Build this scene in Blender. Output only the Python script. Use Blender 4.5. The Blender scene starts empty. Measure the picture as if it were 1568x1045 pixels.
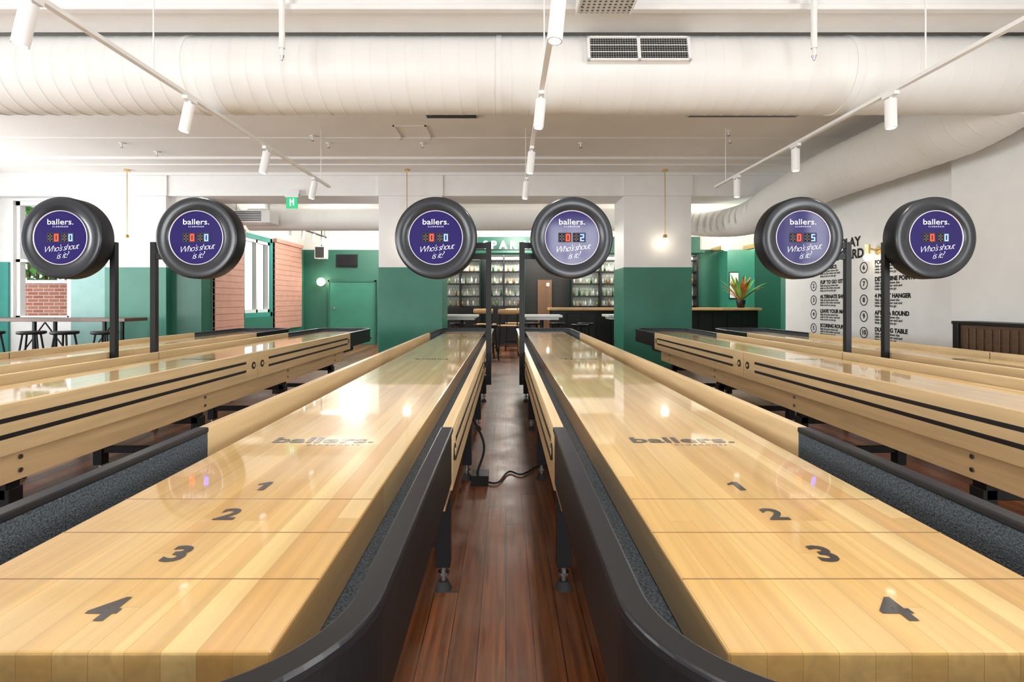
import bpy, math, random
from mathutils import Vector, Matrix
random.seed(7)
H=1.08
scene=bpy.context.scene
COL=scene.collection
# ---------------------------------------------------------------- materials
def newmat(name):
    m=bpy.data.materials.new(name); m.use_nodes=True
    nt=m.node_tree; b=nt.nodes.get('Principled BSDF')
    return m,nt,b
def N(nt,t,**k):
    n=nt.nodes.new(t)
    for a,v in k.items(): setattr(n,a,v)
    return n
def simple(name,col,rough=.5,metal=0,coat=0,emit=None,es=1,noise=0.06,nscale=6,bump=0,bscale=200,spec=None):
    m,nt,b=newmat(name)
    b.inputs['Roughness'].default_value=rough
    b.inputs['Metallic'].default_value=metal
    b.inputs['Coat Weight'].default_value=coat
    b.inputs['Coat Roughness'].default_value=.05
    if spec is not None: b.inputs['Specular IOR Level'].default_value=spec
    tc=N(nt,'ShaderNodeTexCoord')
    nz=N(nt,'ShaderNodeTexNoise'); nz.inputs['Scale'].default_value=nscale; nz.inputs['Detail'].default_value=4
    nt.links.new(tc.outputs['Object'],nz.inputs['Vector'])
    r=N(nt,'ShaderNodeValToRGB')
    r.color_ramp.elements[0].position=.3; r.color_ramp.elements[1].position=.7
    r.color_ramp.elements[0].color=[c*(1-noise) for c in col]+[1]
    r.color_ramp.elements[1].color=[min(1,c*(1+noise)) for c in col]+[1]
    nt.links.new(nz.outputs['Fac'],r.inputs['Fac'])
    nt.links.new(r.outputs['Color'],b.inputs['Base Color'])
    if emit:
        b.inputs['Emission Color'].default_value=(*emit,1); b.inputs['Emission Strength'].default_value=es
    if bump:
        n2=N(nt,'ShaderNodeTexNoise'); n2.inputs['Scale'].default_value=bscale
        nt.links.new(tc.outputs['Object'],n2.inputs['Vector'])
        bp=N(nt,'ShaderNodeBump'); bp.inputs['Strength'].default_value=bump; bp.inputs['Distance'].default_value=.01
        nt.links.new(n2.outputs['Fac'],bp.inputs['Height']); nt.links.new(bp.outputs['Normal'],b.inputs['Normal'])
    return m
def mth(nt,op,a,b=None):
    n=N(nt,'ShaderNodeMath',operation=op)
    for i,x in enumerate((a,b)):
        if x is None: continue
        if isinstance(x,(int,float)): n.inputs[i].default_value=x
        else: nt.links.new(x,n.inputs[i])
    return n.outputs[0]
def strips(name,w,L,cols,rough,coat=0,seam=0,grain=.25,gs=(60,3,60),seamcol=(.02,.01,.005),wear=None,coatr=.04):
    m,nt,b=newmat(name)
    tc=N(nt,'ShaderNodeTexCoord'); sp=N(nt,'ShaderNodeSeparateXYZ'); nt.links.new(tc.outputs['Object'],sp.inputs[0])
    u=mth(nt,'DIVIDE',sp.outputs[0],w); i=mth(nt,'FLOOR',u)
    wn=N(nt,'ShaderNodeTexWhiteNoise',noise_dimensions='1D'); nt.links.new(i,wn.inputs['W'])
    v=mth(nt,'ADD',mth(nt,'DIVIDE',sp.outputs[1],L),mth(nt,'MULTIPLY',wn.outputs['Value'],5)); j=mth(nt,'FLOOR',v)
    cb=N(nt,'ShaderNodeCombineXYZ'); nt.links.new(i,cb.inputs[0]); nt.links.new(j,cb.inputs[1])
    w2=N(nt,'ShaderNodeTexWhiteNoise',noise_dimensions='3D'); nt.links.new(cb.outputs[0],w2.inputs['Vector'])
    r=N(nt,'ShaderNodeValToRGB'); cr=r.color_ramp
    while len(cr.elements)<len(cols): cr.elements.new(.5)
    for k,c in enumerate(cols):
        cr.elements[k].position=k/(len(cols)-1); cr.elements[k].color=(*c,1)
    nt.links.new(w2.outputs['Value'],r.inputs['Fac'])
    mp=N(nt,'ShaderNodeMapping'); mp.inputs['Scale'].default_value=gs; nt.links.new(tc.outputs['Object'],mp.inputs[0])
    nz=N(nt,'ShaderNodeTexNoise'); nz.inputs['Scale'].default_value=1; nz.inputs['Detail'].default_value=5; nz.inputs['Distortion'].default_value=.6
    nt.links.new(mp.outputs[0],nz.inputs['Vector'])
    g=N(nt,'ShaderNodeMapRange'); g.inputs[1].default_value=.3; g.inputs[2].default_value=.7; g.inputs[3].default_value=1-grain; g.inputs[4].default_value=1+grain*.4
    nt.links.new(nz.outputs['Fac'],g.inputs[0])
    mx=N(nt,'ShaderNodeVectorMath',operation='SCALE'); nt.links.new(r.outputs['Color'],mx.inputs[0]); nt.links.new(g.outputs[0],mx.inputs['Scale'])
    out=mx.outputs[0]
    if seam:
        f=mth(nt,'FRACT',u); lt=mth(nt,'LESS_THAN',f,seam)
        f2=mth(nt,'FRACT',v); lt2=mth(nt,'LESS_THAN',f2,.004 if L>2 else .0006)
        s=mth(nt,'MAXIMUM',lt,lt2)
        mm=N(nt,'ShaderNodeMix',data_type='RGBA'); nt.links.new(s,mm.inputs['Factor']); nt.links.new(out,mm.inputs['A']); mm.inputs['B'].default_value=(*seamcol,1)
        out=mm.outputs['Result']
    if wear:
        n3=N(nt,'ShaderNodeTexNoise'); n3.inputs['Scale'].default_value=2.6; n3.inputs['Detail'].default_value=9; n3.inputs['Roughness'].default_value=.75
        nt.links.new(tc.outputs['Object'],n3.inputs['Vector'])
        g3=N(nt,'ShaderNodeMapRange'); g3.inputs[1].default_value=.45; g3.inputs[2].default_value=.75; nt.links.new(n3.outputs['Fac'],g3.inputs[0])
        mm=N(nt,'ShaderNodeMix',data_type='RGBA'); nt.links.new(g3.outputs[0],mm.inputs['Factor']); nt.links.new(out,mm.inputs['A']); mm.inputs['B'].default_value=(*wear,1)
        out=mm.outputs['Result']
        rr=N(nt,'ShaderNodeMapRange'); rr.inputs[1].default_value=.35; rr.inputs[2].default_value=.7; rr.inputs[3].default_value=rough-.1; rr.inputs[4].default_value=rough+.2
        nt.links.new(n3.outputs['Fac'],rr.inputs[0]); nt.links.new(rr.outputs[0],b.inputs['Roughness'])
    nt.links.new(out,b.inputs['Base Color'])
    b.inputs['Roughness'].default_value=rough; b.inputs['Coat Weight'].default_value=coat; b.inputs['Coat Roughness'].default_value=coatr
    return m
def split_paint(name,zs,low,high,rough=.5):
    m,nt,b=newmat(name)
    g=N(nt,'ShaderNodeNewGeometry'); sp=N(nt,'ShaderNodeSeparateXYZ'); nt.links.new(g.outputs['Position'],sp.inputs[0])
    lt=mth(nt,'GREATER_THAN',sp.outputs[2],zs)
    nz=N(nt,'ShaderNodeTexNoise'); nz.inputs['Scale'].default_value=3; nt.links.new(g.outputs['Position'],nz.inputs['Vector'])
    mm=N(nt,'ShaderNodeMix',data_type='RGBA'); nt.links.new(lt,mm.inputs['Factor']); mm.inputs['A'].default_value=(*low,1); mm.inputs['B'].default_value=(*high,1)
    sc=N(nt,'ShaderNodeMapRange'); sc.inputs[3].default_value=.94; sc.inputs[4].default_value=1.04; nt.links.new(nz.outputs['Fac'],sc.inputs[0])
    mx=N(nt,'ShaderNodeVectorMath',operation='SCALE'); nt.links.new(mm.outputs['Result'],mx.inputs[0]); nt.links.new(sc.outputs[0],mx.inputs['Scale'])
    nt.links.new(mx.outputs[0],b.inputs['Base Color']); b.inputs['Roughness'].default_value=rough
    return m
def brick(name,c1,c2,mortar,scale,bw=.5,rh=.25,ms=.02,rough=.7,rot=(math.pi/2,0,0)):
    m,nt,b=newmat(name)
    tc=N(nt,'ShaderNodeTexCoord'); mp=N(nt,'ShaderNodeMapping'); mp.inputs['Rotation'].default_value=rot
    nt.links.new(tc.outputs['Object'],mp.inputs[0])
    br=N(nt,'ShaderNodeTexBrick'); br.inputs['Scale'].default_value=scale; br.inputs['Color1'].default_value=(*c1,1); br.inputs['Color2'].default_value=(*c2,1); br.inputs['Mortar'].default_value=(*mortar,1)
    br.inputs['Brick Width'].default_value=bw; br.inputs['Row Height'].default_value=rh; br.inputs['Mortar Size'].default_value=ms
    nt.links.new(mp.outputs[0],br.inputs['Vector']); nt.links.new(br.outputs['Color'],b.inputs['Base Color'])
    b.inputs['Roughness'].default_value=rough
    return m
WHITE=(.86,.86,.85)
GREEN=(.032,.20,.135)
M={}
M['board']=strips('maple_board',.042,1.6,[(.70,.405,.125),(.83,.545,.195),(.74,.455,.15),(.89,.63,.26),(.79,.495,.17)],.3,coat=1,grain=.2,gs=(34,1.4,34),seam=.02,seamcol=(.55,.31,.10))
M['oak']=strips('oak_rail',.2,9,[(.70,.50,.26),(.78,.58,.32)],.4,grain=.15,gs=(30,2,30))
M['floor']=strips('floorboards',.088,2.3,[(.065,.020,.008),(.21,.062,.019),(.10,.030,.010),(.29,.095,.03),(.13,.042,.016)],.38,seam=.04,grain=.6,gs=(50,2.5,50),wear=(.16,.085,.05),coat=.06,coatr=.25)
M['black']=simple('black_satin',(.010,.010,.011),.4,spec=.3)
M['blackcap']=simple('black_vinyl_cap',(.014,.014,.016),.32,noise=.1,spec=.3)
M['carpet']=simple('charcoal_carpet',(.075,.092,.107),.95,noise=.7,nscale=220,bump=.8,bscale=300)
M['stripe']=simple('stripe_black',(.012,.012,.013),.4)
M['ink']=simple('board_ink',(.02,.018,.02),.35,coat=1)
M['line']=simple('score_line',(.25,.13,.05),.4,coat=1)
M['white']=simple('white_paint',WHITE,.55,noise=.02)
M['whitemetal']=simple('white_powdercoat',(.88,.88,.87),.35,noise=.01)
M['ceil']=simple('ceiling_plaster',(.88,.85,.81),.8,noise=.03,nscale=1.5,bump=.15,bscale=40)
M['duct']=simple('duct_white',(.86,.86,.84),.42,noise=.02,nscale=2)
M['green']=simple('green_paint',GREEN,.4,noise=.08,nscale=3)
M['dgreen']=simple('dark_green_and_shade',(.02,.12,.08),.4,noise=.08,nscale=3)
M['mint']=simple('mint_panel',(.26,.46,.43),.5)
M['teal']=simple('teal_frame',(.05,.33,.28),.4)
M['col']=split_paint('column_paint',1.625,GREEN,WHITE)
M['rear']=split_paint('rear_wall_paint',2.36,(.025,.14,.095),(.78,.79,.76))
M['rearw']=split_paint('rear_side_paint',2.36,(.04,.19,.135),(.78,.79,.76))
M['pink']=simple('terracotta_blind',(.60,.33,.26),.6)
M['brass']=simple('brass',(.75,.55,.25),.25,metal=1)
M['disc']=simple('disc_shell',(.010,.011,.014),.5,noise=.05,spec=.2)
M['rim']=simple('disc_rim',(.022,.027,.034),.25,noise=.03,spec=.55)
M['navy']=simple('screen_navy',(.018,.013,.10),.08,noise=.03,emit=(.045,.028,.26),es=.2,spec=.3)
M['ringw']=simple('ring_white',(.8,.72,.82),.4,emit=(.9,.85,1),es=.15)
M['txtw']=simple('screen_text',(.85,.85,.9),.4,emit=(.9,.9,1),es=.7)
M['ledbox']=simple('led_window',(.05,.045,.05),.5,spec=.1)
M['ghost']=simple('led_unlit',(.15,.13,.15),.6,spec=.1)
M['red']=simple('led_red',(.6,.02,.01),.6,emit=(1,.035,.02),es=5,spec=.1)
M['blue']=simple('led_blue',(.05,.1,.8),.6,emit=(.10,.16,1),es=5.5,spec=.1)
M['glow']=simple('lamp_glow',(1,.9,.75),.4,emit=(1,.86,.66),es=14)
M['panelglow']=simple('ceiling_light_glow',(1,1,1),.4,emit=(1,.98,.95),es=6)
M['headglow']=simple('led_head_glow',(1,1,1),.4,emit=(1,.97,.92),es=4)
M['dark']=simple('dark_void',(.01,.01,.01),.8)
M['grille']=simple('grille_dark',(.03,.03,.03),.6)
M['galv']=simple('galvanised',(.55,.56,.56),.35,metal=.6)
M['walnut']=strips('walnut',.07,3,[(.10,.05,.025),(.17,.09,.045)],.45,grain=.3)
M['benchwood']=strips('bench_wood',.3,3,[(.13,.07,.05),(.18,.10,.07)],.35,grain=.3)
M['tabletop']=simple('white_laminate',(.75,.77,.76),.3)
M['chairwood']=simple('chair_ply',(.55,.34,.15),.45,noise=.15)
M['brick']=brick('brick_outside',(.42,.12,.07),(.55,.22,.13),(.6,.55,.5),4,.9,.3,.03)
M['tile']=brick('bar_tile',(.78,.82,.76),(.62,.70,.63),(.35,.42,.37),6,.5,.5,.03,rough=.2)
M['leaf']=simple('leaf_green',(.10,.28,.05),.5,noise=.4,nscale=8)
M['leafo']=simple('leaf_orange',(.5,.16,.04),.5,noise=.5,nscale=12)
M['exit']=simple('exit_green',(.02,.4,.15),.4,emit=(.05,.7,.3),es=.5)
M['screen']=simple('tv_screen',(.015,.015,.02),.1)
M['wtext']=simple('wall_text_ink',(.012,.012,.012),.7,spec=.2)
M['rubber']=simple('rubber_foot',(.015,.015,.015),.7)
M['steel']=simple('steel_bolt',(.35,.35,.36),.3,metal=1)
for i,c in enumerate([(.03,.10,.03),(.35,.17,.05),(.6,.55,.42),(.03,.03,.03),(.16,.25,.08),(.7,.7,.68)]):
    M['bot%d'%i]=simple('bottle_%d'%i,c,.12,noise=.1)
def perf_mat():
    m,nt,b=newmat('perforated_tray')
    tc=N(nt,'ShaderNodeTexCoord'); sp=N(nt,'ShaderNodeSeparateXYZ'); nt.links.new(tc.outputs['Object'],sp.inputs[0])
    fx=mth(nt,'SUBTRACT',mth(nt,'FRACT',mth(nt,'DIVIDE',sp.outputs[0],.035)),.5)
    fy=mth(nt,'SUBTRACT',mth(nt,'FRACT',mth(nt,'DIVIDE',sp.outputs[1],.035)),.5)
    d=mth(nt,'SQRT',mth(nt,'ADD',mth(nt,'MULTIPLY',fx,fx),mth(nt,'MULTIPLY',fy,fy)))
    l=mth(nt,'LESS_THAN',d,.27)
    mm=N(nt,'ShaderNodeMix',data_type='RGBA'); nt.links.new(l,mm.inputs['Factor']); mm.inputs['A'].default_value=(.6,.6,.58,1); mm.inputs['B'].default_value=(.08,.08,.08,1)
    nt.links.new(mm.outputs['Result'],b.inputs['Base Color']); b.inputs['Roughness'].default_value=.5
    return m
M['perf']=perf_mat()
# ---------------------------------------------------------------- builder
def frame(t):
    t=t.normalized(); up=Vector((0,0,1)) if abs(t.z)<.95 else Vector((0,1,0))
    n=t.cross(up).normalized(); b=n.cross(t).normalized(); return n,b
class B:
    def __init__(s): s.v=[];s.f=[];s.m=[];s.sm=[];s.mats=[]
    def mi(s,mat):
        if mat not in s.mats: s.mats.append(mat)
        return s.mats.index(mat)
    def add(s,vs,fs,mat,smooth=False,X=None):
        o=len(s.v); k=s.mi(mat)
        for v in vs:
            v=Vector(v); s.v.append(X@v if X else v)
        for f in fs: s.f.append([o+i for i in f]); s.m.append(k); s.sm.append(smooth)
    def box(s,x0,x1,y0,y1,z0,z1,mat,X=None):
        vs=[(x,y,z) for x in (x0,x1) for y in (y0,y1) for z in (z0,z1)]
        s.add(vs,[(0,1,3,2),(4,6,7,5),(0,4,5,1),(2,3,7,6),(0,2,6,4),(1,5,7,3)],mat,False,X)
    def cyl(s,p0,p1,r0,mat,r1=None,n=20,caps=True,X=None):
        p0=Vector(p0);p1=Vector(p1); r1=r0 if r1 is None else r1
        a,b=frame(p1-p0); vs=[]
        for p,r in((p0,r0),(p1,r1)):
            for i in range(n):
                t=2*math.pi*i/n; vs.append(p+a*math.cos(t)*r+b*math.sin(t)*r)
        s.add(vs,[(i,(i+1)%n,n+(i+1)%n,n+i) for i in range(n)],mat,True,X)
        if caps: s.add(vs,[tuple(range(n)),tuple(range(2*n-1,n-1,-1))],mat,False,X)
    def tube(s,pts,rs,mat,n=16,caps=True,smooth=True):
        pts=[Vector(p) for p in pts]
        if not isinstance(rs,(list,tuple)): rs=[rs]*len(pts)
        vs=[];
        for k,p in enumerate(pts):
            t=pts[min(k+1,len(pts)-1)]-pts[max(k-1,0)]
            a,b=frame(t)
            for i in range(n):
                q=2*math.pi*i/n; vs.append(p+a*math.cos(q)*rs[k]+b*math.sin(q)*rs[k])
        fs=[(k*n+i,k*n+(i+1)%n,(k+1)*n+(i+1)%n,(k+1)*n+i) for k in range(len(pts)-1) for i in range(n)]
        s.add(vs,fs,mat,smooth)
        if caps: s.add(vs,[tuple(range(n)),tuple(range(len(vs)-1,len(vs)-n-1,-1))],mat)
    def lathe(s,prof,mat,n=40,X=None,smooth=True):
        vs=[];
        for r,z in prof:
            for i in range(n):
                q=2*math.pi*i/n; vs.append((r*math.cos(q),r*math.sin(q),z))
        fs=[(k*n+i,k*n+(i+1)%n,(k+1)*n+(i+1)%n,(k+1)*n+i) for k in range(len(prof)-1) for i in range(n)]
        s.add(vs,fs,mat,smooth,X)
    def sphere(s,c,r,mat,n=20):
        s.lathe([(max(1e-4,r*math.sin(math.pi*k/12)),-r*math.cos(math.pi*k/12)) for k in range(13)],mat,n,Matrix.Translation(c))
    def sweep(s,path,n0,n1,z0,z1,mat,smooth=False):
        vs=[]
        for k,p in enumerate(path):
            a=path[max(k-1,0)]; b=path[min(k+1,len(path)-1)]
            t=Vector((b[0]-a[0],b[1]-a[1])).normalized(); nn=Vector((t.y,-t.x))
            for (q,z) in((n0,z0),(n1,z0),(n1,z1),(n0,z1)):
                vs.append((p[0]+nn.x*q,p[1]+nn.y*q,z))
        fs=[(k*4+i,k*4+(i+1)%4,(k+1)*4+(i+1)%4,(k+1)*4+i) for k in range(len(path)-1) for i in range(4)]
        e=len(vs)
        fs+=[(0,1,2,3),(e-1,e-2,e-3,e-4)]
        s.add(vs,fs,mat,smooth)
    def mesh(s,name):
        me=bpy.data.meshes.new(name); me.from_pydata([tuple(v) for v in s.v],[],s.f)
        for k in s.mats: me.materials.append(M[k])
        for p,k,sm in zip(me.polygons,s.m,s.sm): p.material_index=k; p.use_smooth=sm
        import bmesh
        bm=bmesh.new(); bm.from_mesh(me); bmesh.ops.recalc_face_normals(bm,faces=bm.faces); bm.to_mesh(me); bm.free()
        return me
    def obj(s,name,loc=(0,0,0),bevel=0,parent=None,rot=0):
        return place(s.mesh(name),name,loc,bevel,parent,rot)
def place(me,name,loc=(0,0,0),bevel=0,parent=None,rot=0):
    o=bpy.data.objects.new(name,me); o.location=loc; o.rotation_euler=(0,0,rot); COL.objects.link(o)
    if bevel:
        md=o.modifiers.new('bevel','BEVEL'); md.width=bevel; md.segments=2; md.limit_method='ANGLE'; md.angle_limit=math.radians(50)
    if parent: o.parent=parent
    return o
def empty(name,loc=(0,0,0),rot=0):
    e=bpy.data.objects.new(name,None); e.location=loc; e.rotation_euler=(0,0,rot); e.empty_display_size=.1; COL.objects.link(e); return e
_tc={}
def text(t,size,off=0,shear=0,sp=1,align='CENTER',ls=1):
    k=(t,size,off,shear,sp,align,ls)
    if k in _tc: return _tc[k]
    if t=='1!':   # wide sans numeral one with a flag
        h=size*.36
        r=([Vector((-.10*size,-h,0)),Vector((.08*size,-h,0)),Vector((.08*size,h,0)),Vector((-.06*size,h,0)),Vector((-.26*size,h*.55,0)),Vector((-.26*size,h*.18,0)),Vector((-.10*size,h*.48,0))],[(0,1,2,3,6),(3,4,5,6)])
        _tc[k]=r; return r
    c=bpy.data.curves.new('t','FONT'); c.body=t; c.size=size; c.offset=off; c.shear=shear; c.space_character=sp; c.space_line=ls
    c.align_x=align; c.align_y='CENTER'; c.resolution_u=3
    o=bpy.data.objects.new('t',c); COL.objects.link(o); bpy.context.view_layer.update()
    dg=bpy.context.evaluated_depsgraph_get(); me=bpy.data.meshes.new_from_object(o.evaluated_get(dg))
    r=([v.co.copy() for v in me.vertices],[tuple(p.vertices) for p in me.polygons])
    bpy.data.objects.remove(o); bpy.data.meshes.remove(me); _tc[k]=r; return r
def basis(x,y,z,loc):
    m=Matrix((x,y,z)).transposed().to_4x4(); m.translation=loc; return m
def wall(name,axis,p0,p1,a0,a1,z0,z1,ops,mat):
    b=B(); A=sorted({a0,a1,*[o[0] for o in ops],*[o[1] for o in ops]}); Z=sorted({z0,z1,*[o[2] for o in ops],*[o[3] for o in ops]})
    for i in range(len(A)-1):
        for j in range(len(Z)-1):
            ca=(A[i]+A[i+1])/2; cz=(Z[j]+Z[j+1])/2
            if any(o[0]<ca<o[1] and o[2]<cz<o[3] for o in ops): continue
            if axis=='x': b.box(p0,p1,A[i],A[i+1],Z[j],Z[j+1],mat)
            else: b.box(A[i],A[i+1],p0,p1,Z[j],Z[j+1],mat)
    return b.obj(name)
def win(name,axis,p,a0,a1,z0,z1,mat,nx=2,nz=2,w=.05,dp=.06,extra=None):
    b=B()
    def bx(u0,u1,v0,v1,m=mat,d=dp):
        if axis=='x': b.box(p-d/2,p+d/2,u0,u1,v0,v1,m)
        else: b.box(u0,u1,p-d/2,p+d/2,v0,v1,m)
    bx(a0,a0+w,z0,z1);bx(a1-w,a1,z0,z1);bx(a0,a1,z0,z0+w);bx(a0,a1,z1-w,z1)
    for i in range(1,nx): c=a0+(a1-a0)*i/nx; bx(c-w*.35,c+w*.35,z0,z1)
    for i in range(1,nz): c=z0+(z1-z0)*i/nz; bx(a0,a1,c-w*.35,c+w*.35)
    if extra:
        a0+=w;a1-=w;z0+=w;z1-=w
        for q in ((a0,a0+w*.7,z0,z1),(a1-w*.7,a1,z0,z1),(a0,a1,z0,z0+w*.7),(a0,a1,z1-w*.7,z1),((a0+a1)/2-.03,(a0+a1)/2+.03,z0,z1)): bx(*q,extra,dp*.6)
    return b.obj(name)
CZ=H+2.1
# ---------------------------------------------------------------- room shell
b=B(); b.box(-9,7.3,-4.2,13.2,-.1,0,'floor'); b.obj('floor')
b=B(); b.box(-9,7.3,-4.2,13.2,CZ,CZ+.15,'ceil'); b.obj('ceiling')
SW=[(-5.9,-4.4),(-4.1,-2.7),(.9,2.1)]
wall('wall_south','y',-4.2,-4,-9,4.8,0,CZ,[(a,c,.5,2.9) for a,c in SW],'white')
for i,(a,c) in enumerate(SW): win('window_%d'%(i+1),'y',-4.1,a,c,.5,2.9,'whitemetal',3,3)
wall('wall_east','x',4.5,4.8,-4,5.24,0,CZ,[(-1.4,1.0,.5,2.9)],'white')
win('window_4','x',4.65,-1.4,1.0,.5,2.9,'whitemetal')
wall('wall_east_sign','x',4.64,4.8,5.24,8.6,0,CZ,[],'white')
wall('wall_return','y',8.6,8.75,4.64,7.3,0,CZ,[],'green')
wall('wall_rear_east','x',7.1,7.3,8.75,13,0,CZ,[],'green')
wall('wall_west','x',-9,-8.8,-4,8.7,0,CZ,[(-1.5,.8,.5,2.9),(2,4.3,.5,2.9),(5.4,7.6,.5,2.9)],'white')
for i,(a,c) in enumerate([(-1.5,.8),(2,4.3),(5.4,7.6)]): win('window_%d'%(5+i),'x',-8.9,a,c,.5,2.9,'whitemetal')
wall('wall_north_left','y',8.7,8.9,-8.8,-6.4,0,CZ,[(-8.25,-7.32,.76,2.76)],'white')
b=B(); b.box(-8.8,-8.3,8.66,8.7,0,1.73,'teal'); b.box(-7.25,-6.56,8.66,8.7,.0,1.73,'mint'); b.box(-7.25,-6.56,8.655,8.70,1.73,1.76,'teal'); b.obj('wall_panel_mint')
win('window_8','y',8.8,-8.25,-7.32,.76,2.76,'whitemetal',1,2,.07,.1)
wall('wall_rear','y',13,13.2,-5.25,7.3,0,CZ,[],'rear')
wall('wall_rear_west','x',-5.25,-5.05,8.9,13,0,CZ,[(9.96,11.25,.75,2.42)],'rearw')
win('window_9','x',-5.12,9.96,11.25,.75,2.42,'teal',1,1,.09,.14,'whitemetal')
def column(x0,x1,nm,m='col'):
    b=B(); b.box(x0,x1,8.49,9.22,0,H+1.72,m)
    b.box(x0-.008,x1+.008,8.48,9.23,0,1.63,'green')
    b.box(x0-.015,x1+.015,8.47,9.24,0,.14,'green')
    b.obj(nm,bevel=.006)
column(-2.074,-1.037,'column'); column(1.935,3.04,'column'); column(-6.54,-5.55,'column')
b=B(); b.box(-5.55,-5.05,8.62,8.9,0,1.63,'dgreen'); b.box(-5.55,-5.05,8.62,8.9,1.63,H+1.72,'white'); b.obj('wall_nib_west')  # darker green paints the shade on this nib into its colour
b=B(); b.box(-6.56,4.64,8.5,9.2,H+1.72,CZ,'white'); b.box(-6.6,4.64,8.46,8.5,CZ-.05,CZ,'white')
for x0,x1 in ((-6.56,-5.53),(-2.09,-1.02),(1.92,3.06)): b.box(x0,x1,8.475,8.5,H+1.72,CZ-.05,'white')
b.obj('ceiling_beam_rear',bevel=.005)
b=B(); b.box(-8.8,-6.56,8.5,8.7,H+1.72,CZ,'white'); b.obj('ceiling_beam_window')
b=B()
b.box(-8.8,4.5,3.55,3.85,CZ-.11,CZ,'white'); b.box(-8.8,4.5,3.50,3.56,CZ-.13,CZ-.09,'white')
b.obj('ceiling_beam_front',bevel=.008)
b=B()
for y,w,h in [(7.55,.07,.035),(6.65,.03,.015),(7.95,.03,.02)]:
    b.box(-8.8,4.6,y,y+w,CZ-h,CZ,'white')
b.obj('trim_2')
b=B(); b.box(-8.8,7.1,11.0,11.3,CZ-.22,CZ,'white'); b.obj('ceiling_beam_bar')
b=B(); b.box(-.91,-.31,5.76,5.93,CZ-.014,CZ,'galv')
for i in range(5): b.box(-.89,-.33,5.775+i*.03,5.79+i*.03,CZ-.018,CZ-.012,'grille')
b.obj('ceiling_slot_vent')
b=B(); b.box(2.05,3.3,5.84,5.90,CZ-.014,CZ,'galv'); b.box(2.07,3.28,5.86,5.88,CZ-.016,CZ-.012,'grille'); b.obj('ceiling_slot_vent')
b=B()
for (x0,x1,y0,y1) in [(-1.35,-.95,6.2,6.22),(-1.35,-.95,6.7,6.72),(-1.35,-1.33,6.2,6.72),(-.97,-.95,6.2,6.72)]: b.box(x0,x1,y0,y1,CZ-.012,CZ,'white')
b.obj('ceiling_hatch')
for (x,y) in [(-5.1,6.9),(-4.9,7.3),(-2.45,6.6),(-2.35,6.9),(-1.1,6.9),(1.0,6.9),(2.9,6.7),(2.75,6.4)]:
    b=B(); b.cyl((x,y,CZ),(x,y,CZ-.012),.035,'whitemetal'); b.cyl((x,y,CZ-.012),(x,y,CZ-.06),.01,'whitemetal'); b.cyl((x,y,CZ-.06),(x,y,CZ-.065),.02,'steel'); b.obj('ceiling_sprinkler')
for x in (-1.485,2.05):
    b=B(); y=3.45; b.cyl((x,y,CZ),(x,y,H+1.68),.019,'whitemetal'); b.cyl((x,y,CZ),(x,y,CZ-.02),.04,'whitemetal'); b.cyl((x,y,H+1.68),(x,y,H+1.63),.011,'whitemetal'); b.cyl((x,y,H+1.632),(x,y,H+1.60),.016,'steel',r1=.006); b.obj('sprinkler_dropper')
# ---------------------------------------------------------------- ducts
def ribpath(pts,r,step=.13,rib=.004):
    L=[0]
    for i in range(1,len(pts)): L.append(L[-1]+(Vector(pts[i])-Vector(pts[i-1])).length)
    def at(s):
        for i in range(1,len(pts)):
            if s<=L[i] or i==len(pts)-1:
                t=(s-L[i-1])/(L[i]-L[i-1]); return Vector(pts[i-1]).lerp(Vector(pts[i]),min(1,t))
    out=[];rs=[]; s=0
    while s<L[-1]:
        for d,dr in ((0,0),(.004,0),(step*.5,0),(step-.016,0),(step-.012,0),(step-.006,rib)):
            if s+d<=L[-1]: out.append(at(s+d)); rs.append(r+dr)
        s+=step
    return out,rs
def catmull(P,n=10):
    P=[Vector(p) for p in P]; Q=[P[0]*2-P[1]]+P+[P[-1]*2-P[-2]]; o=[]
    for i in range(1,len(Q)-2):
        for k in range(n):
            t=k/n; a,b_,c,d=Q[i-1],Q[i],Q[i+1],Q[i+2]
            o.append(.5*((2*b_)+(c-a)*t+(2*a-5*b_+4*c-d)*t*t+(3*b_-a-3*c+d)*t**3))
    o.append(P[-1]); return o
DY=4.08; DZ=H+1.765
p,rs=ribpath([(-8.79,DY,DZ),(4.49,DY,DZ)],.285)
b=B(); b.tube(p,rs,'duct',56)
for x in (-5.5,-2.4,-.05,2.6): b.tube([(x-.02,DY,DZ),(x+.02,DY,DZ)],.291,'duct',56)
X=basis(Vector((1,0,0)),Vector((0,.219,.975)).normalized(),Vector((0,-.975,.219)).normalized(),Vector((.97,DY-.292,DZ+.07)))
b.box(-.375,.375,-.10,.10,-.06,.004,'whitemetal',X); b.box(-.36,.36,-.085,.085,0,.008,'dark',X)
b.box(-.012,.012,-.1,.1,0,.02,'whitemetal',X)
for s_ in (-.375,.355): b.box(s_,s_+.02,-.1,.1,0,.02,'whitemetal',X)
for s_ in (-.1,.085): b.box(-.375,.375,s_,s_+.015,0,.02,'whitemetal',X)
for i in range(19):
    for c in (-.187,.187):
        x=c-.16+i*.018; b.box(x-.0012,x+.0012,-.085,.085,.006,.012,'galv',X)
for i in range(1,9):
    z=-.085+i*.019
    if i in (3,6): b.box(-.36,.36,z-.0022,z+.0022,.010,.016,'whitemetal',X)
    else: b.box(-.36,.36,z-.001,z+.001,.010,.014,'galv',X)
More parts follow.
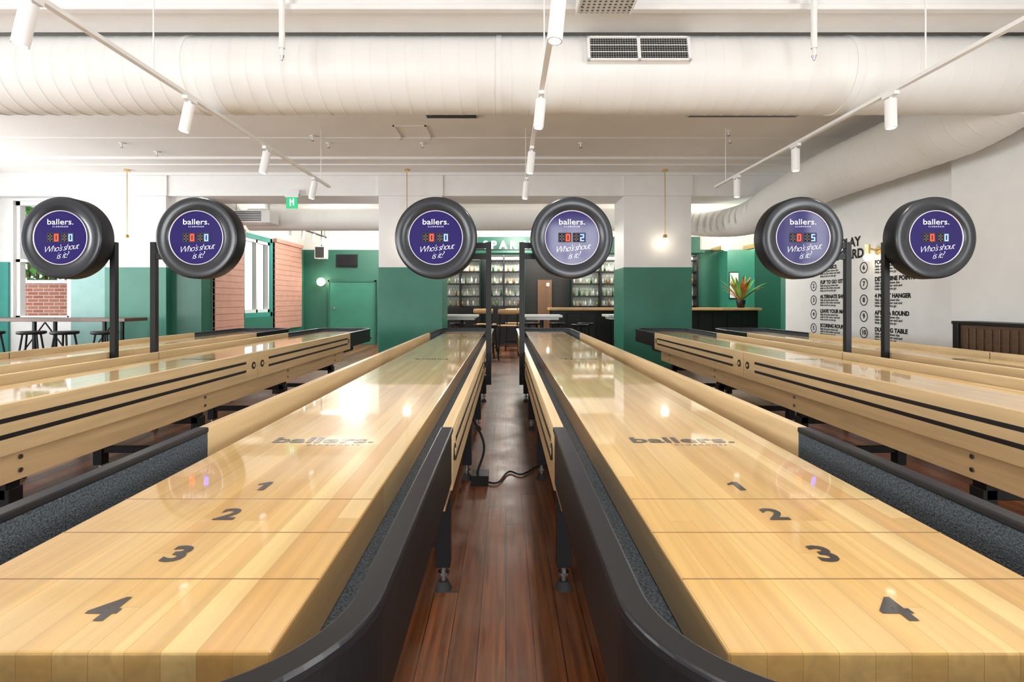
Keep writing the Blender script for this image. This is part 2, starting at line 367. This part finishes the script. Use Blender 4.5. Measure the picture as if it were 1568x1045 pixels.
P=catmull([(4.14,4.1,H+1.70),(4.14,4.6,H+1.64),(4.14,5.5,H+1.62),(4.14,6.8,H+1.60),(4.13,7.7,H+1.5),(4.0,8.6,H+1.36),(3.6,9.35,H+1.38),(2.9,9.75,H+1.5),(2.0,9.9,H+1.55),(0,9.9,H+1.55),(-3,9.9,H+1.55),(-4.9,9.9,H+1.55)],16)
Ls=ribpath(P,.31,.16,.003); rr=[]
for q,r in zip(*Ls):
    k=min(1,max(0,(q.y-7.9)/1.6)) if q.x>2.9 else 1
    k2=max(0,1-(q.y-4.1)/.6)
    rr.append(r-.10*k-.06*k2)
b.tube(Ls[0],rr,'duct',48); b.obj('spiral_air_duct')
b=B(); b.box(.48,.83,1.2,3.48,H+1.93,H+1.938,'perf'); b.box(.47,.48,1.2,3.48,H+1.92,H+1.99,'whitemetal'); b.box(.83,.84,1.2,3.48,H+1.92,H+1.99,'whitemetal')
for y in (1.6,2.6,3.4): b.cyl((.5,y,H+1.93),(.5,y,CZ),.006,'steel',n=8); b.cyl((.81,y,H+1.93),(.81,y,CZ),.006,'steel',n=8)
b.obj('perforated_cable_tray')
# ---------------------------------------------------------------- track lights
T=H+1.45
def track(x,y0,y1,heads,tilt):
    e=empty('track_light_rail',(x,0,0))
    b=B(); b.box(-.017,.017,y0,y1,T-.012,T+.012,'whitemetal')
    for y in (-2,1.2,3.3,6.3):
        b.cyl((0,y,T),(0,y,CZ),.005,'whitemetal',n=8)
    for y in heads:
        b.box(-.018,.018,y-.06,y+.06,T-.035,T-.01,'whitemetal')
        b.cyl((0,y,T-.03),(0,y,T-.07),.01,'whitemetal',n=10)
        d=Vector((tilt[0],tilt[1],-1)).normalized(); a=Vector((0,y,T-.055)); c=a+d*.2
        b.cyl(a,c,.036,'whitemetal',n=28); b.cyl(c-d*.004,c+d*.001,.028,'headglow',n=24)
    b.obj('rail_and_heads',parent=e)
    for y in heads:
        d=Vector((tilt[0],tilt[1],-1)).normalized()
        L=bpy.data.lights.new('spot','SPOT'); L.energy=32; L.spot_size=math.radians(110); L.spot_blend=.8; L.shadow_soft_size=.04; L.color=(1,.965,.92)
        o=bpy.data.objects.new('spot_lamp',L); COL.objects.link(o); o.parent=e; o.location=Vector((0,y,T-.055))+d*.215; o.rotation_euler=d.to_track_quat('-Z','Y').to_euler()
track(-2.237,-3,6.6,[-.1,1.2,2.44,3.68,4.87,6.09],(-.18,-.05))
track(.2465,-3,6.6,[-.1,1.2,2.40,3.60,4.87,6.09],(-.10,-.05))
track(2.67,-3,6.6,[-.1,1.2,2.44,3.60,4.78,5.99],(-.02,-.05))
for x in (-6.05,-1.575,2.55):
    b=B(); y=8.3; b.cyl((x,y,CZ),(x,y,CZ-.03),.045,'brass'); b.cyl((x,y,CZ),(x,y,H+1.04),.007,'brass',n=10); b.cyl((x,y,H+1.06),(x,y,H+1.0),.03,'brass',r1=.035)
    b.sphere((x,y,H+.955),.06,'glow'); b.obj('pendant_lamp')
# ---------------------------------------------------------------- shuffleboard table (shared meshes)
ZB=H-.408; ZR=H-.37; Lh=3.305; WX=.372; YW=2.234
def mk_table():
    parts={}
    b=B(); b.box(-.255,.255,-3.148,3.148,ZB-.08,ZB,'board'); parts['playing_board']=(b.mesh('playing_board'),.0035)
    b=B()
    b.box(-.355,.355,-3.24,3.24,ZB-.105,ZB-.08,'carpet')
    R=.20
    for s in (1,-1):
        xr=.357; yo=Lh-.015
        path=[(xr,YW)]
        for k in range(0,17):
            a=math.pi/2*k/16; path.append((xr-R+R*math.cos(a),yo-R+R*math.sin(a)))
        for k in range(0,17):
            a=math.pi/2+math.pi/2*k/16; path.append((-xr+R+R*math.cos(a),yo-R+R*math.sin(a)))
        path.append((-xr,YW))
        if s<0: path=[(-x,-y) for x,y in path]
        b.sweep(path,-.016,-.006,ZB-.10,ZR-.012,'carpet')
        b.sweep(path,-.006,.013,H-.535,ZR-.012,'black')
        b.sweep(path,-.019,.018,ZR-.014,ZR+.002,'blackcap')
    parts['end_cap_bumper']=(b.mesh('end_cap_bumper'),.004)
    b=B()
    for s in (1,-1):
        def bx(a,c,*r):
            b.box(min(s*a,s*c),max(s*a,s*c),*r)
        for y0,y1 in ((-YW,-.004),(.004,YW)):
            bx(.342,.372,y0,y1,H-.555,ZR,'oak')
        bx(.345,.368,-.004,.004,H-.55,ZR-.004,'stripe')
        bx(.300,.335,-2.1,2.1,H-.67,H-.555,'oak')
        for y0,y1 in ((-YW+.10,-.17),(.17,YW-.10)):
            for h in (.42,.478): bx(.371,.3735,y0,y1,H-h-.018,H-h,'stripe')
        for y in (-YW+.06,-.065,.065,YW-.06):
            b.cyl((s*.371,y,H-.458),(s*.375,y,H-.458),.026,'stripe',n=20)
            b.cyl((s*.372,y,H-.458),(s*.3765,y,H-.458),.012,'oak',n=16)
        for y in (-1.8,-.6,.6,1.8):
            for h in (.585,.635): b.cyl((s*.334,y,H-h),(s*.341,y,H-h),.009,'steel',n=12)
    parts['oak_cabinet']=(b.mesh('oak_cabinet'),.004)
    b=B()
    b.box(-.30,.30,-2.6,2.6,H-.60,H-.51,'black')
    for y in (-1.8,-.6,.6,1.8):
        b.box(-.31,.31,y-.03,y+.03,H-.74,H-.60,'black')
        for s in (1,-1):
            b.box(s*.295-.027,s*.295+.027,y-.03,y+.03,.09,H-.70,'black')
            b.cyl((s*.295,y,.09),(s*.295,y,.02),.010,'steel',n=10); b.cyl((s*.295,y,.03),(s*.295,y,0),.018,'rubber',r1=.032,n=18)
            b.cyl((s*.295,y,.055),(s*.295,y,.065),.022,'steel',n=8)
        b.box(-.29,.29,y-.015,y+.015,.16,.20,'black')
    parts['leg_frame']=(b.mesh('leg_frame'),.003)
    b=B(); zt=ZB+.0008
    for s in (1,-1):
        rot=Matrix.Rotation(0 if s>0 else math.pi,4,'Z')
        for y in (1.067,.914,.761):
            b.box(-.254,.254,y-3.75-.0009,y-3.75+.0009,ZB,ZB+.0005,'line',rot)
        for t,y in (('1!',1.142),('2',.989),('3',.834),('4',.684)):
            v,f=text(t,.070,.0024); b.add([(a.x*1.12,a.y+y-3.75,zt) for a in v],f,'ink',False,rot)
        v,f=text('ballers.',.078,.0022,0,1.04); b.add([(a.x*1.28,a.y+1.516-3.75,zt) for a in v],f,'ink',False,rot)
        v,f=text('CLUBHOUSE',.016,.0002,0,1.7); b.add([(a.x*1.1+.04,a.y+1.468-3.75,zt) for a in v],f,'ink',False,rot)
    v,f=text('ballers.',.09,.002); rot=Matrix.Rotation(math.pi,4,'Z'); b.add([(a.x,a.y+.12,zt) for a in v],f,'ink',False,rot)
    parts['score_markings']=(b.mesh('score_markings'),0)
    return parts
TP=mk_table()
TX=[-.527,.513,-2.16,-3.24,2.09,3.155]
for x in TX:
    e=empty('shuffleboard_table',(x,3.75,0))
    for k,(me,bv) in TP.items(): place(me,k,(0,0,0),bv,e)
# ---------------------------------------------------------------- scoreboards
SEG={'0':'abcdef','5':'afgcd','2':'abged','1':'bc','8':'abcdefg'}
def digit(b,ch,cx,cz,h,mat,yf):
    w=h*.55; t=h*.16
    segs={'a':(-w/2,w/2,h/2-t,h/2),'d':(-w/2,w/2,-h/2,-h/2+t),'g':(-w/2,w/2,-t/2,t/2),'f':(-w/2,-w/2+t,0,h/2),'e':(-w/2,-w/2+t,-h/2,0),'b':(w/2-t,w/2,0,h/2),'c':(w/2-t,w/2,-h/2,0)}
    for s in SEG[ch]:
        a,c,d,e=segs[s]; b.box(cx+a,cx+c,yf-.001,yf,cz+d,cz+e,mat)
def mk_disc(l,r,px):
    K=.287/.312
    b=B(); S=Matrix.Diagonal((K,1,K,1)); Xr=S@Matrix.Rotation(-math.pi/2,4,'X')
    R=.312; side=1 if px>0 else -1
    b.lathe([(.001,.004),(.205,.004),(.207,0),(.296,0),(.302,.002),(.306,.007)],'rim',72,Xr)
    b.lathe([(.306,.007),(.311,.009),(R,.016),(R,.12),(.308,.128),(.30,.132),(.001,.132)],'disc',72,Xr)
    b.lathe([(.001,.0035),(.2,.0035)],'navy',72,Xr)
    b.lathe([(.2015,.005),(.2015,-.002),(.206,-.002),(.206,.005)],'ringw',72,Xr)
    TXm=S@basis(Vector((1,0,0)),Vector((0,0,1)),Vector((0,-1,0)),Vector((0,.0015,0)))
    def tx(t,size,z,off=0,sh=0,rot=0,sp=1,sx=1,mat='txtw',x=0):
        v,f=text(t,size,off,sh,sp); m=TXm@Matrix.Translation((x,z,0))@Matrix.Rotation(rot,4,'Z')@Matrix.Diagonal((sx,1,1,1)); b.add(v,f,mat,False,m)
    tx('ballers.',.060,.118,0,sx=1.2); tx('CLUBHOUSE',.014,.083,sp=1.7)
    tx("Who's shout",.068,-.080,-.0014,.5,.12,.80,.95); tx('is it?',.070,-.136,-.0014,.5,.12,.85,.95,x=.01)
    for cx in (-.050,.050):
        b.box(cx-.045,cx+.045,.0015,.004,-.032,.034,'ledbox')
    digit(b,'8',-.070,0,.050,'ghost',.0014); digit(b,l,-.028,0,.050,'red',.0014); digit(b,'8',.029,0,.050,'ghost',.0014); digit(b,r,.071,0,.050,'blue',.0014)
    yp=.155
    b.box(px-.019,px+.019,yp-.019,yp+.019,-1.05,-.015,'black')
    b.box(min(px,side*.1),max(px,side*.1),yp-.015,yp+.015,-.14,-.10,'black'); b.box(min(px,side*.1),max(px,side*.1),yp-.015,yp+.015,-.06,-.02,'black')
    b.box(min(side*.08,side*.16),max(side*.08,side*.16),.12,yp+.015,-.17,.02,'black')
    for z in (-.90,-1.0): b.box(min(px-side*.026,px),max(px-side*.026,px),yp-.05,yp+.05,z-.02,z+.02,'black')
    return b.mesh('scoreboard_disc')
DF=3.62; ZD=H+97*DF/795
for x,l,r,xp in [(-.487,'0','0',-.122),(.464,'0','2',.120),(-2.158,'0','0',-2.553),(-3.105,'0','0',-2.845),(2.076,'0','5',2.485),(3.005,'0','0',2.762)]:
    e=empty('electronic_scoreboard',(x,DF,ZD)); place(mk_disc(l,r,xp-x),'disc_and_post',(0,0,0),0,e)
# ---------------------------------------------------------------- wall text
b=B(); XW=4.637
def wt(t,size,y,dz,off=0,al='LEFT',ls=1):
    v,f=text(t,size,off,0,1,al,ls); m=basis(Vector((0,-1,0)),Vector((0,0,1)),Vector((-1,0,0)),Vector((XW,y,H+dz))); b.add(v,f,'wtext',False,m)
wt('HOW TO PLAY',.17,7.95,.78,.006); wt('SHUFFLEBOARD',.17,7.95,.62,.006)
heads=[['THE BASICS','FLIP TO GO 1ST','ALTERNATE SHOTS','LEAVE YOUR MARK','SCORING ROUNDS'],['FOUL LINES','DETERMINE POINTS','4 POINT HANGER','AFTER A ROUND','DUSTING TABLE']]
body="Slide all pucks down the\ntable to the other end and\nkeep score as you go"
for c,(yc,cx) in enumerate(((7.65,7.815),(6.52,6.72))):
    for r in range(5):
        dz=.43-.21*r
        m=basis(Vector((0,-1,0)),Vector((0,0,1)),Vector((-1,0,0)),Vector((XW,cx,H+dz)))
        b.lathe([(.062,0),(.062,.001),(.073,.001),(.073,0)],'wtext',32,m)
        wt(str(r+1+5*c),.085,cx,dz,.003,'CENTER')
        wt(heads[c][r],.072,yc,dz+.05,.0035); wt(body,.042,yc,dz-.035,.001,'LEFT',.85)
b.obj('wall_lettering')
b=B(); b.cyl((4.64,6.45,H+.62),(4.50,6.45,H+.66),.012,'brass'); b.cyl((4.50,6.45,H+.70),(4.50,6.45,H+.58),.03,'brass'); b.sphere((4.50,6.45,H+.54),.045,'glow'); b.cyl((4.64,6.45,H+.62),(4.62,6.45,H+.62),.05,'brass'); b.obj('wall_sconce')
# ---------------------------------------------------------------- cabinet on right
b=B(); b.box(4.26,4.49,4.1,4.92,.08,H-.22,'walnut'); b.box(4.24,4.49,4.08,4.94,H-.22,H-.19,'black')
b.box(4.235,4.27,4.86,4.92,0,H-.2,'black')
for i in range(9): b.box(4.248,4.262,4.15+i*.078,4.20+i*.078,.12,H-.25,'walnut')
for y in (4.12,4.86): b.box(4.3,4.36,y,y+.05,0,.08,'black'); b.box(4.43,4.48,y,y+.05,0,.08,'black')
b.obj('sideboard_cabinet',bevel=.004)
# ---------------------------------------------------------------- stools / tables / chairs
def stool_mesh():
    b=B(); b.lathe([(.001,.60),(.14,.60),(.165,.61),(.17,.63),(.16,.645),(.001,.642)],'black',28)
    for k in range(4):
        a=math.pi/4+k*math.pi/2; c,s=math.cos(a),math.sin(a)
        b.cyl((.11*c,.11*s,.605),(.2*c,.2*s,0),.013,'black',n=10)
    b.lathe([(.172,.22),(.180,.22),(.180,.235),(.172,.235),(.172,.22)],'black',28)
    return b.mesh('bar_stool')
SM=stool_mesh()
def stools(l):
    for x,y in l: place(SM,'bar_stool',(x,y,0),0,None,random.random())
def high_table(x,y,w=.62,dp=.62,h=.82):
    b=B(); b.box(-w/2,w/2,-dp/2,dp/2,h-.045,h,'tabletop'); b.box(-w/2+.06,w/2-.06,-dp/2+.06,dp/2-.06,h-.09,h-.045,'tabletop')
    b.cyl((0,0,.03),(0,0,h-.08),.035,'black'); b.lathe([(.001,.03),(.05,.04),(.24,.02),(.25,0)],'black',32)
    b.obj('high_table',(x,y,0),.008)
high_table(-.82,9.75); high_table(.68,9.75,.72); high_table(2.35,9.95,.9)
stools([(-.3,9.5),(-1.35,9.6),(-.95,10.35),(.55,10.4),(1.05,10.45),(1.4,9.75),(1.6,10.4)])
def chair(x,y,rot):
    b=B(); h=.60
    b.box(-.2,.2,-.19,.19,h-.02,h,'chairwood')
    for sx in(-1,1):
        b.cyl((sx*.17,-.17,h-.02),(sx*.2,-.2,0),.014,'black',n=10); b.cyl((sx*.17,.17,h-.02),(sx*.2,.21,0),.014,'black',n=10)
        b.cyl((sx*.17,.18,h-.02),(sx*.17,.22,h+.33),.012,'black',n=10)
        b.cyl((sx*.19,-.19,.2),(sx*.19,.2,.2),.009,'black',n=8)
    b.cyl((-.19,-.19,.2),(.19,-.19,.2),.009,'black',n=8); b.cyl((-.19,.2,.2),(.19,.2,.2),.009,'black',n=8)
    b.tube([(-.19,.20,h+.27),(-.1,.235,h+.27),(.1,.235,h+.27),(.19,.20,h+.27)],.05,'chairwood',12)
    b.obj('dining_chair',(x,y,0),.003,None,rot)
chair(.06,10.3,math.pi); chair(-.42,10.9,math.pi*.95); chair(.2,11.4,math.pi)
b=B(); b.box(-8.3,-5.65,7.7,8.2,H-.31,H-.26,'benchwood')
for x in (-8.1,-7.05,-6.0):
    b.box(x-.02,x+.02,7.75,7.79,0,H-.31,'black'); b.box(x-.02,x+.02,8.11,8.15,0,H-.31,'black'); b.box(x-.02,x+.02,7.75,8.15,.0,.03,'black')
for x0,x1 in ((-8.1,-7.05),(-7.05,-6.0)):
    b.cyl((x0,7.95,H-.33),((x0+x1)/2,7.95,.05),.01,'black',n=8); b.cyl((x1,7.95,H-.33),((x0+x1)/2,7.95,.05),.01,'black',n=8)
b.box(-8.1,-6.0,7.93,7.97,.0,.05,'black'); b.obj('communal_high_table',bevel=.004)
stools([(-7.9,7.45),(-7.35,7.4),(-6.8,7.45),(-6.3,7.42),(-5.75,7.45)])
# ---------------------------------------------------------------- bar
b=B(); b.box(.98,5.35,11.0,11.55,0,H-.2,'black'); b.box(.93,5.4,10.93,11.6,H-.2,H-.15,'chairwood')
for i in range(14): b.box(1.0+i*.31,1.28+i*.31,10.985,11.0,.1,H-.26,'black')
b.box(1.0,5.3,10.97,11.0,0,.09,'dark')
b.obj('bar_counter',bevel=.004)
b=B()
zt=[.95,1.20,1.50,1.80,2.08,2.2]
units=[(-1.6,-.62),(-.5,.42),(1.62,3.05),(3.15,4.7)]
for x0,x1 in units:
    b.box(x0,x1,12.96,13.0,.0,2.2,'tile')
    for x in (x0,(x0+x1)/2,x1): b.box(x-.02,x+.02,12.7,12.96,0,2.22,'black')
    b.box(x0,x1,12.68,12.96,0,.92,'black')
    for z in zt: b.box(x0,x1,12.74,12.96,z-.012,z+.010,'black')
    for z in zt[:4]:
        x=x0+.07
        while x<x1-.05:
            h=random.uniform(.13,.2); k='bot%d'%random.choice((0,1,2,2,4,5,5)); r=random.uniform(.02,.03)
            X=Matrix.Translation((x,12.84,z+.010)); b.lathe([(.001,0),(r,0),(r,h*.6),(r*.35,h*.78),(r*.35,h),(.001,h)],k,10,X)
            x+=random.uniform(.09,.17)
b.obj('back_bar_shelving')
b=B(); b.box(.5,1.55,12.90,12.99,0,2.1,'dark'); b.box(.8,1.15,12.87,12.91,.0,1.6,'walnut'); b.box(1.02,1.08,12.85,12.88,1.45,1.52,'panelglow'); b.obj('door_1')
b=B(); b.box(-1.7,4.8,12.8,12.98,2.24,2.66,'dgreen'); b.box(-1.7,4.8,12.5,12.8,2.24,2.30,'dgreen')
v,f=text('S P A R K L I N G',.26,.008); b.add(v,f,'txtw',False,basis(Vector((1,0,0)),Vector((0,0,1)),Vector((0,-1,0)),Vector((.42,12.49,2.42))))
b.box(-.9,1.75,12.48,12.51,2.30,2.325,'black'); b.obj('bar_bulkhead_sign')
# rear left wall features
b=B()
for y0,y1 in ((8.95,9.93),(11.27,12.75)):
    b.box(-5.05,-5.0,y0,y1,.45,.50,'pink'); b.box(-5.05,-4.96,y0,y1,2.36,2.44,'pink')
    n=16
    for i in range(n):
        z=.5+i*(1.86/n); b.box(-5.045,-5.0,y0,y1,z,z+1.86/n-.008,'pink')
    b.box(-5.05,-5.012,y0,y1,.5,2.36,'pink')
b.obj('window_blind')
b=B(); b.box(-4.4,-3.25,12.93,12.99,0,1.55,'green'); b.box(-4.42,-4.38,12.91,12.99,0,1.6,'dgreen'); b.box(-3.27,-3.23,12.91,12.99,0,1.6,'dgreen'); b.box(-4.42,-3.23,12.91,12.99,1.55,1.6,'dgreen'); b.cyl((-4.25,12.94,.9),(-4.25,12.88,.9),.02,'brass'); b.obj('door_2',bevel=.004)
b=B(); b.cyl((-4.55,13,1.5),(-4.55,12.85,1.5),.04,'brass'); b.sphere((-4.55,12.8,1.55),.1,'glow'); b.obj('wall_sconce')
b=B(); b.box(-4.6,-4.35,12.5,12.75,2.1,2.4,'tabletop'); b.box(-4.58,-4.37,12.49,12.5,2.12,2.38,'grille'); b.cyl((-4.47,12.62,2.4),(-4.47,12.62,CZ),.012,'black'); b.obj('hanging_speaker',bevel=.01)
b=B(); b.box(-4.2,-3.72,12.9,12.93,1.95,2.22,'screen'); b.box(-4.22,-3.70,12.93,13,1.93,2.24,'black'); b.obj('wall_television')
b=B(); b.box(-3.55,-3.37,8.40,8.43,H+1.50,H+1.68,'exit'); b.box(-3.57,-3.35,8.40,8.44,H+1.68,H+1.74,'whitemetal'); b.box(-3.57,-3.35,8.42,8.50,H+1.70,H+1.80,'whitemetal')
b.box(-3.49,-3.47,8.395,8.4,H+1.54,H+1.65,'txtw'); b.box(-3.47,-3.43,8.395,8.4,H+1.6,H+1.62,'txtw'); b.box(-3.44,-3.42,8.395,8.4,H+1.55,H+1.66,'txtw'); b.obj('exit_sign')
b=B(); b.box(-5.0,-4.2,9.25,9.62,H+1.40,H+1.62,'whitemetal')
for i in range(6): b.box(-4.85,-4.35,9.24,9.25,H+1.43+i*.03,H+1.445+i*.03,'grille')
for x in (-4.9,-4.3): b.cyl((x,9.45,H+1.6),(x,9.45,CZ),.008,'steel',n=8)
b.obj('air_conditioner_unit',bevel=.01)
b=B(); b.lathe([(.001,0),(.22,0),(.24,.02),(.24,.06),(.20,.08)],'panelglow',48,Matrix.Translation((-3.6,10.7,H+1.50))); b.cyl((-3.6,10.7,H+1.55),(-3.6,10.7,CZ),.01,'whitemetal'); b.obj('round_ceiling_light')
b=B(); b.box(-4.3,-4.27,10.25,12.4,H+1.5,H+1.53,'black')
for y in (10.3,12.3): b.cyl((-4.285,y,H+1.5),(-4.285,y,CZ),.006,'black',n=8)
for y in (10.4,11.0,11.6,12.2): b.cyl((-4.285,y,H+1.5),(-4.3,y,H+1.32),.035,'whitemetal')
b.obj('track_light_rail')
b=B(); b.box(5.3,5.95,12.4,13.0,0,2.3,'green'); b.box(5.35,5.55,12.37,12.4,1.15,1.75,'tabletop'); b.box(5.34,5.56,12.38,12.4,1.13,1.77,'black'); b.obj('wall_pier_rear')
for x,z in ((5.2,2.35),(6.0,2.4)):
    b=B(); b.cyl((x,12.4,z),(x,12.3,z),.03,'brass'); b.sphere((x,12.24,z),.09,'glow'); b.box(x-.05,x+.05,12.38,13,z-.05,z+.05,'brass'); b.obj('wall_sconce')
b=B(); b.lathe([(.001,0),(.07,0),(.10,.16),(.09,.17),(.06,.05)],'black',24,Matrix.Translation((5.1,11.25,H-.15)))
for k in range(34):
    a=random.uniform(0,6.28); L=random.uniform(.4,.75); lean=random.uniform(.25,.95); w=random.uniform(.03,.06)
    pts=[]
    for i in range(8):
        t=i/7; rr_=L*lean*t; zz=L*(t-.45*lean*t*t); pts.append(Vector((5.1+rr_*math.cos(a),11.25+rr_*math.sin(a),H-.02+zz)))
    sd=Vector((-math.sin(a),math.cos(a),0)); vs=[]
    for i,p_ in enumerate(pts):
        ww=w*math.sin(math.pi*(.08+.92*i/7))+.002; vs+= [p_-sd*ww,p_+sd*ww]
    b.add(vs,[(2*i,2*i+1,2*i+3,2*i+2) for i in range(7)],random.choice(['leaf','leafo','leaf']),True)
b.obj('potted_bird_of_paradise')
# outside
b=B(); b.box(-11,-6.4,11,11.2,-.2,1.45,'brick'); b.box(-11,-6.4,10.95,11.25,1.45,1.52,'white'); b.obj('brick_garden_wall')
b=B()
for k in range(900):
    c=Vector((random.uniform(-11.4,-9.9),random.uniform(11.3,12.2),random.uniform(0,3.3)))
    d=Vector((random.uniform(-1,1),random.uniform(-1,1),random.uniform(-1,1))).normalized(); e2=d.orthogonal().normalized(); L=random.uniform(.08,.16)
    b.add([c-d*L,c-e2*L*.4,c+d*L,c+e2*L*.4],[(0,1,2,3)],'leaf')
for k in range(6): b.cyl((-11.2+k*.2,11.7,-.2),(-11.1+k*.2,11.7,2.8),.03,'walnut',n=8)
b.obj('garden_shrub')
b=B(); b.box(-16,-5.3,8.9,16,-.3,-.2,'galv'); b.obj('ground_outside')
b=B(); b.tube(catmull([(-.15,3.1,.01),(-.05,3.05,.01),(.02,3.25,.01),(.10,3.2,.01),(.2,3.35,.01),(.32,3.5,.01)],8),.006,'black',8)
b.box(-.2,-.1,3.02,3.14,0,.06,'black'); b.tube(catmull([(-.17,3.1,.05),(-.13,3.15,.2),(-.2,3.2,.36)],8),.007,'black',8); b.obj('power_cable')
# ---------------------------------------------------------------- lights
def area(name,loc,size,sy,energy,d,col=(1,1,1)):
    L=bpy.data.lights.new(name,'AREA'); L.shape='RECTANGLE'; L.size=size; L.size_y=sy; L.energy=energy; L.color=col
    o=bpy.data.objects.new(name,L); COL.objects.link(o); o.location=loc; o.rotation_euler=Vector(d).to_track_quat('-Z','Y').to_euler(); return o
DAY=(.96,.985,1)
area('daylight_south_1',(-5.15,-4.45,1.6),1.7,2.5,215,(0,1,.15),DAY)
area('daylight_south_2',(-3.4,-4.45,1.6),1.6,2.5,215,(0,1,.15),DAY)
area('daylight_south_3',(1.5,-4.45,1.6),1.4,2.5,165,(0,1,.15),DAY)
area('daylight_east',(5.0,-.2,1.6),2.6,2.5,215,(-1,0,.15),DAY)
area('daylight_west_1',(-9.25,3.15,1.6),2.5,2.5,330,(1,0,.12),DAY)
area('daylight_west_2',(-9.25,6.5,1.6),2.5,2.5,180,(1,0,.12),DAY)
area('back_bar_fill',(.5,12.52,2.2),4.2,.06,38,(0,.8,-.9),(1,.95,.86))  # added fill under the bulkhead to brighten the shelves, no fitting modelled
area('back_bar_fill_right',(3.6,12.52,2.2),2.2,.06,18,(0,.8,-.9),(1,.95,.86))  # same added shelf fill for the right-hand units
for x,y,e in ((-3.3,11.3,125),(.3,11.6,135),(3.5,10.6,110),(5.9,11,90)):
    L=bpy.data.lights.new('bar_fill_point','POINT'); L.energy=e; L.shadow_soft_size=.25; L.color=(1,.95,.88)  # added point fill for the rear room, not an actual fitting
    o=bpy.data.objects.new('bar_fill_point',L); o.location=(x,y,2.6 if x!=3.5 else 2.2); COL.objects.link(o)
w=bpy.data.worlds.new('World'); scene.world=w; w.use_nodes=True
nt=w.node_tree; bg=nt.nodes['Background']; bg.inputs['Color'].default_value=(.90,.95,1,1); bg.inputs['Strength'].default_value=1.7
# ---------------------------------------------------------------- camera
cam=bpy.data.cameras.new('Camera'); co=bpy.data.objects.new('Camera',cam); COL.objects.link(co)
cam.sensor_width=36; cam.lens=795/1568*36; cam.shift_x=10/1568; cam.shift_y=-61.5/1568; cam.clip_start=.02
co.location=(0,0,H); co.rotation_euler=(math.pi/2,0,0); scene.camera=co
scene.view_settings.view_transform='Standard'
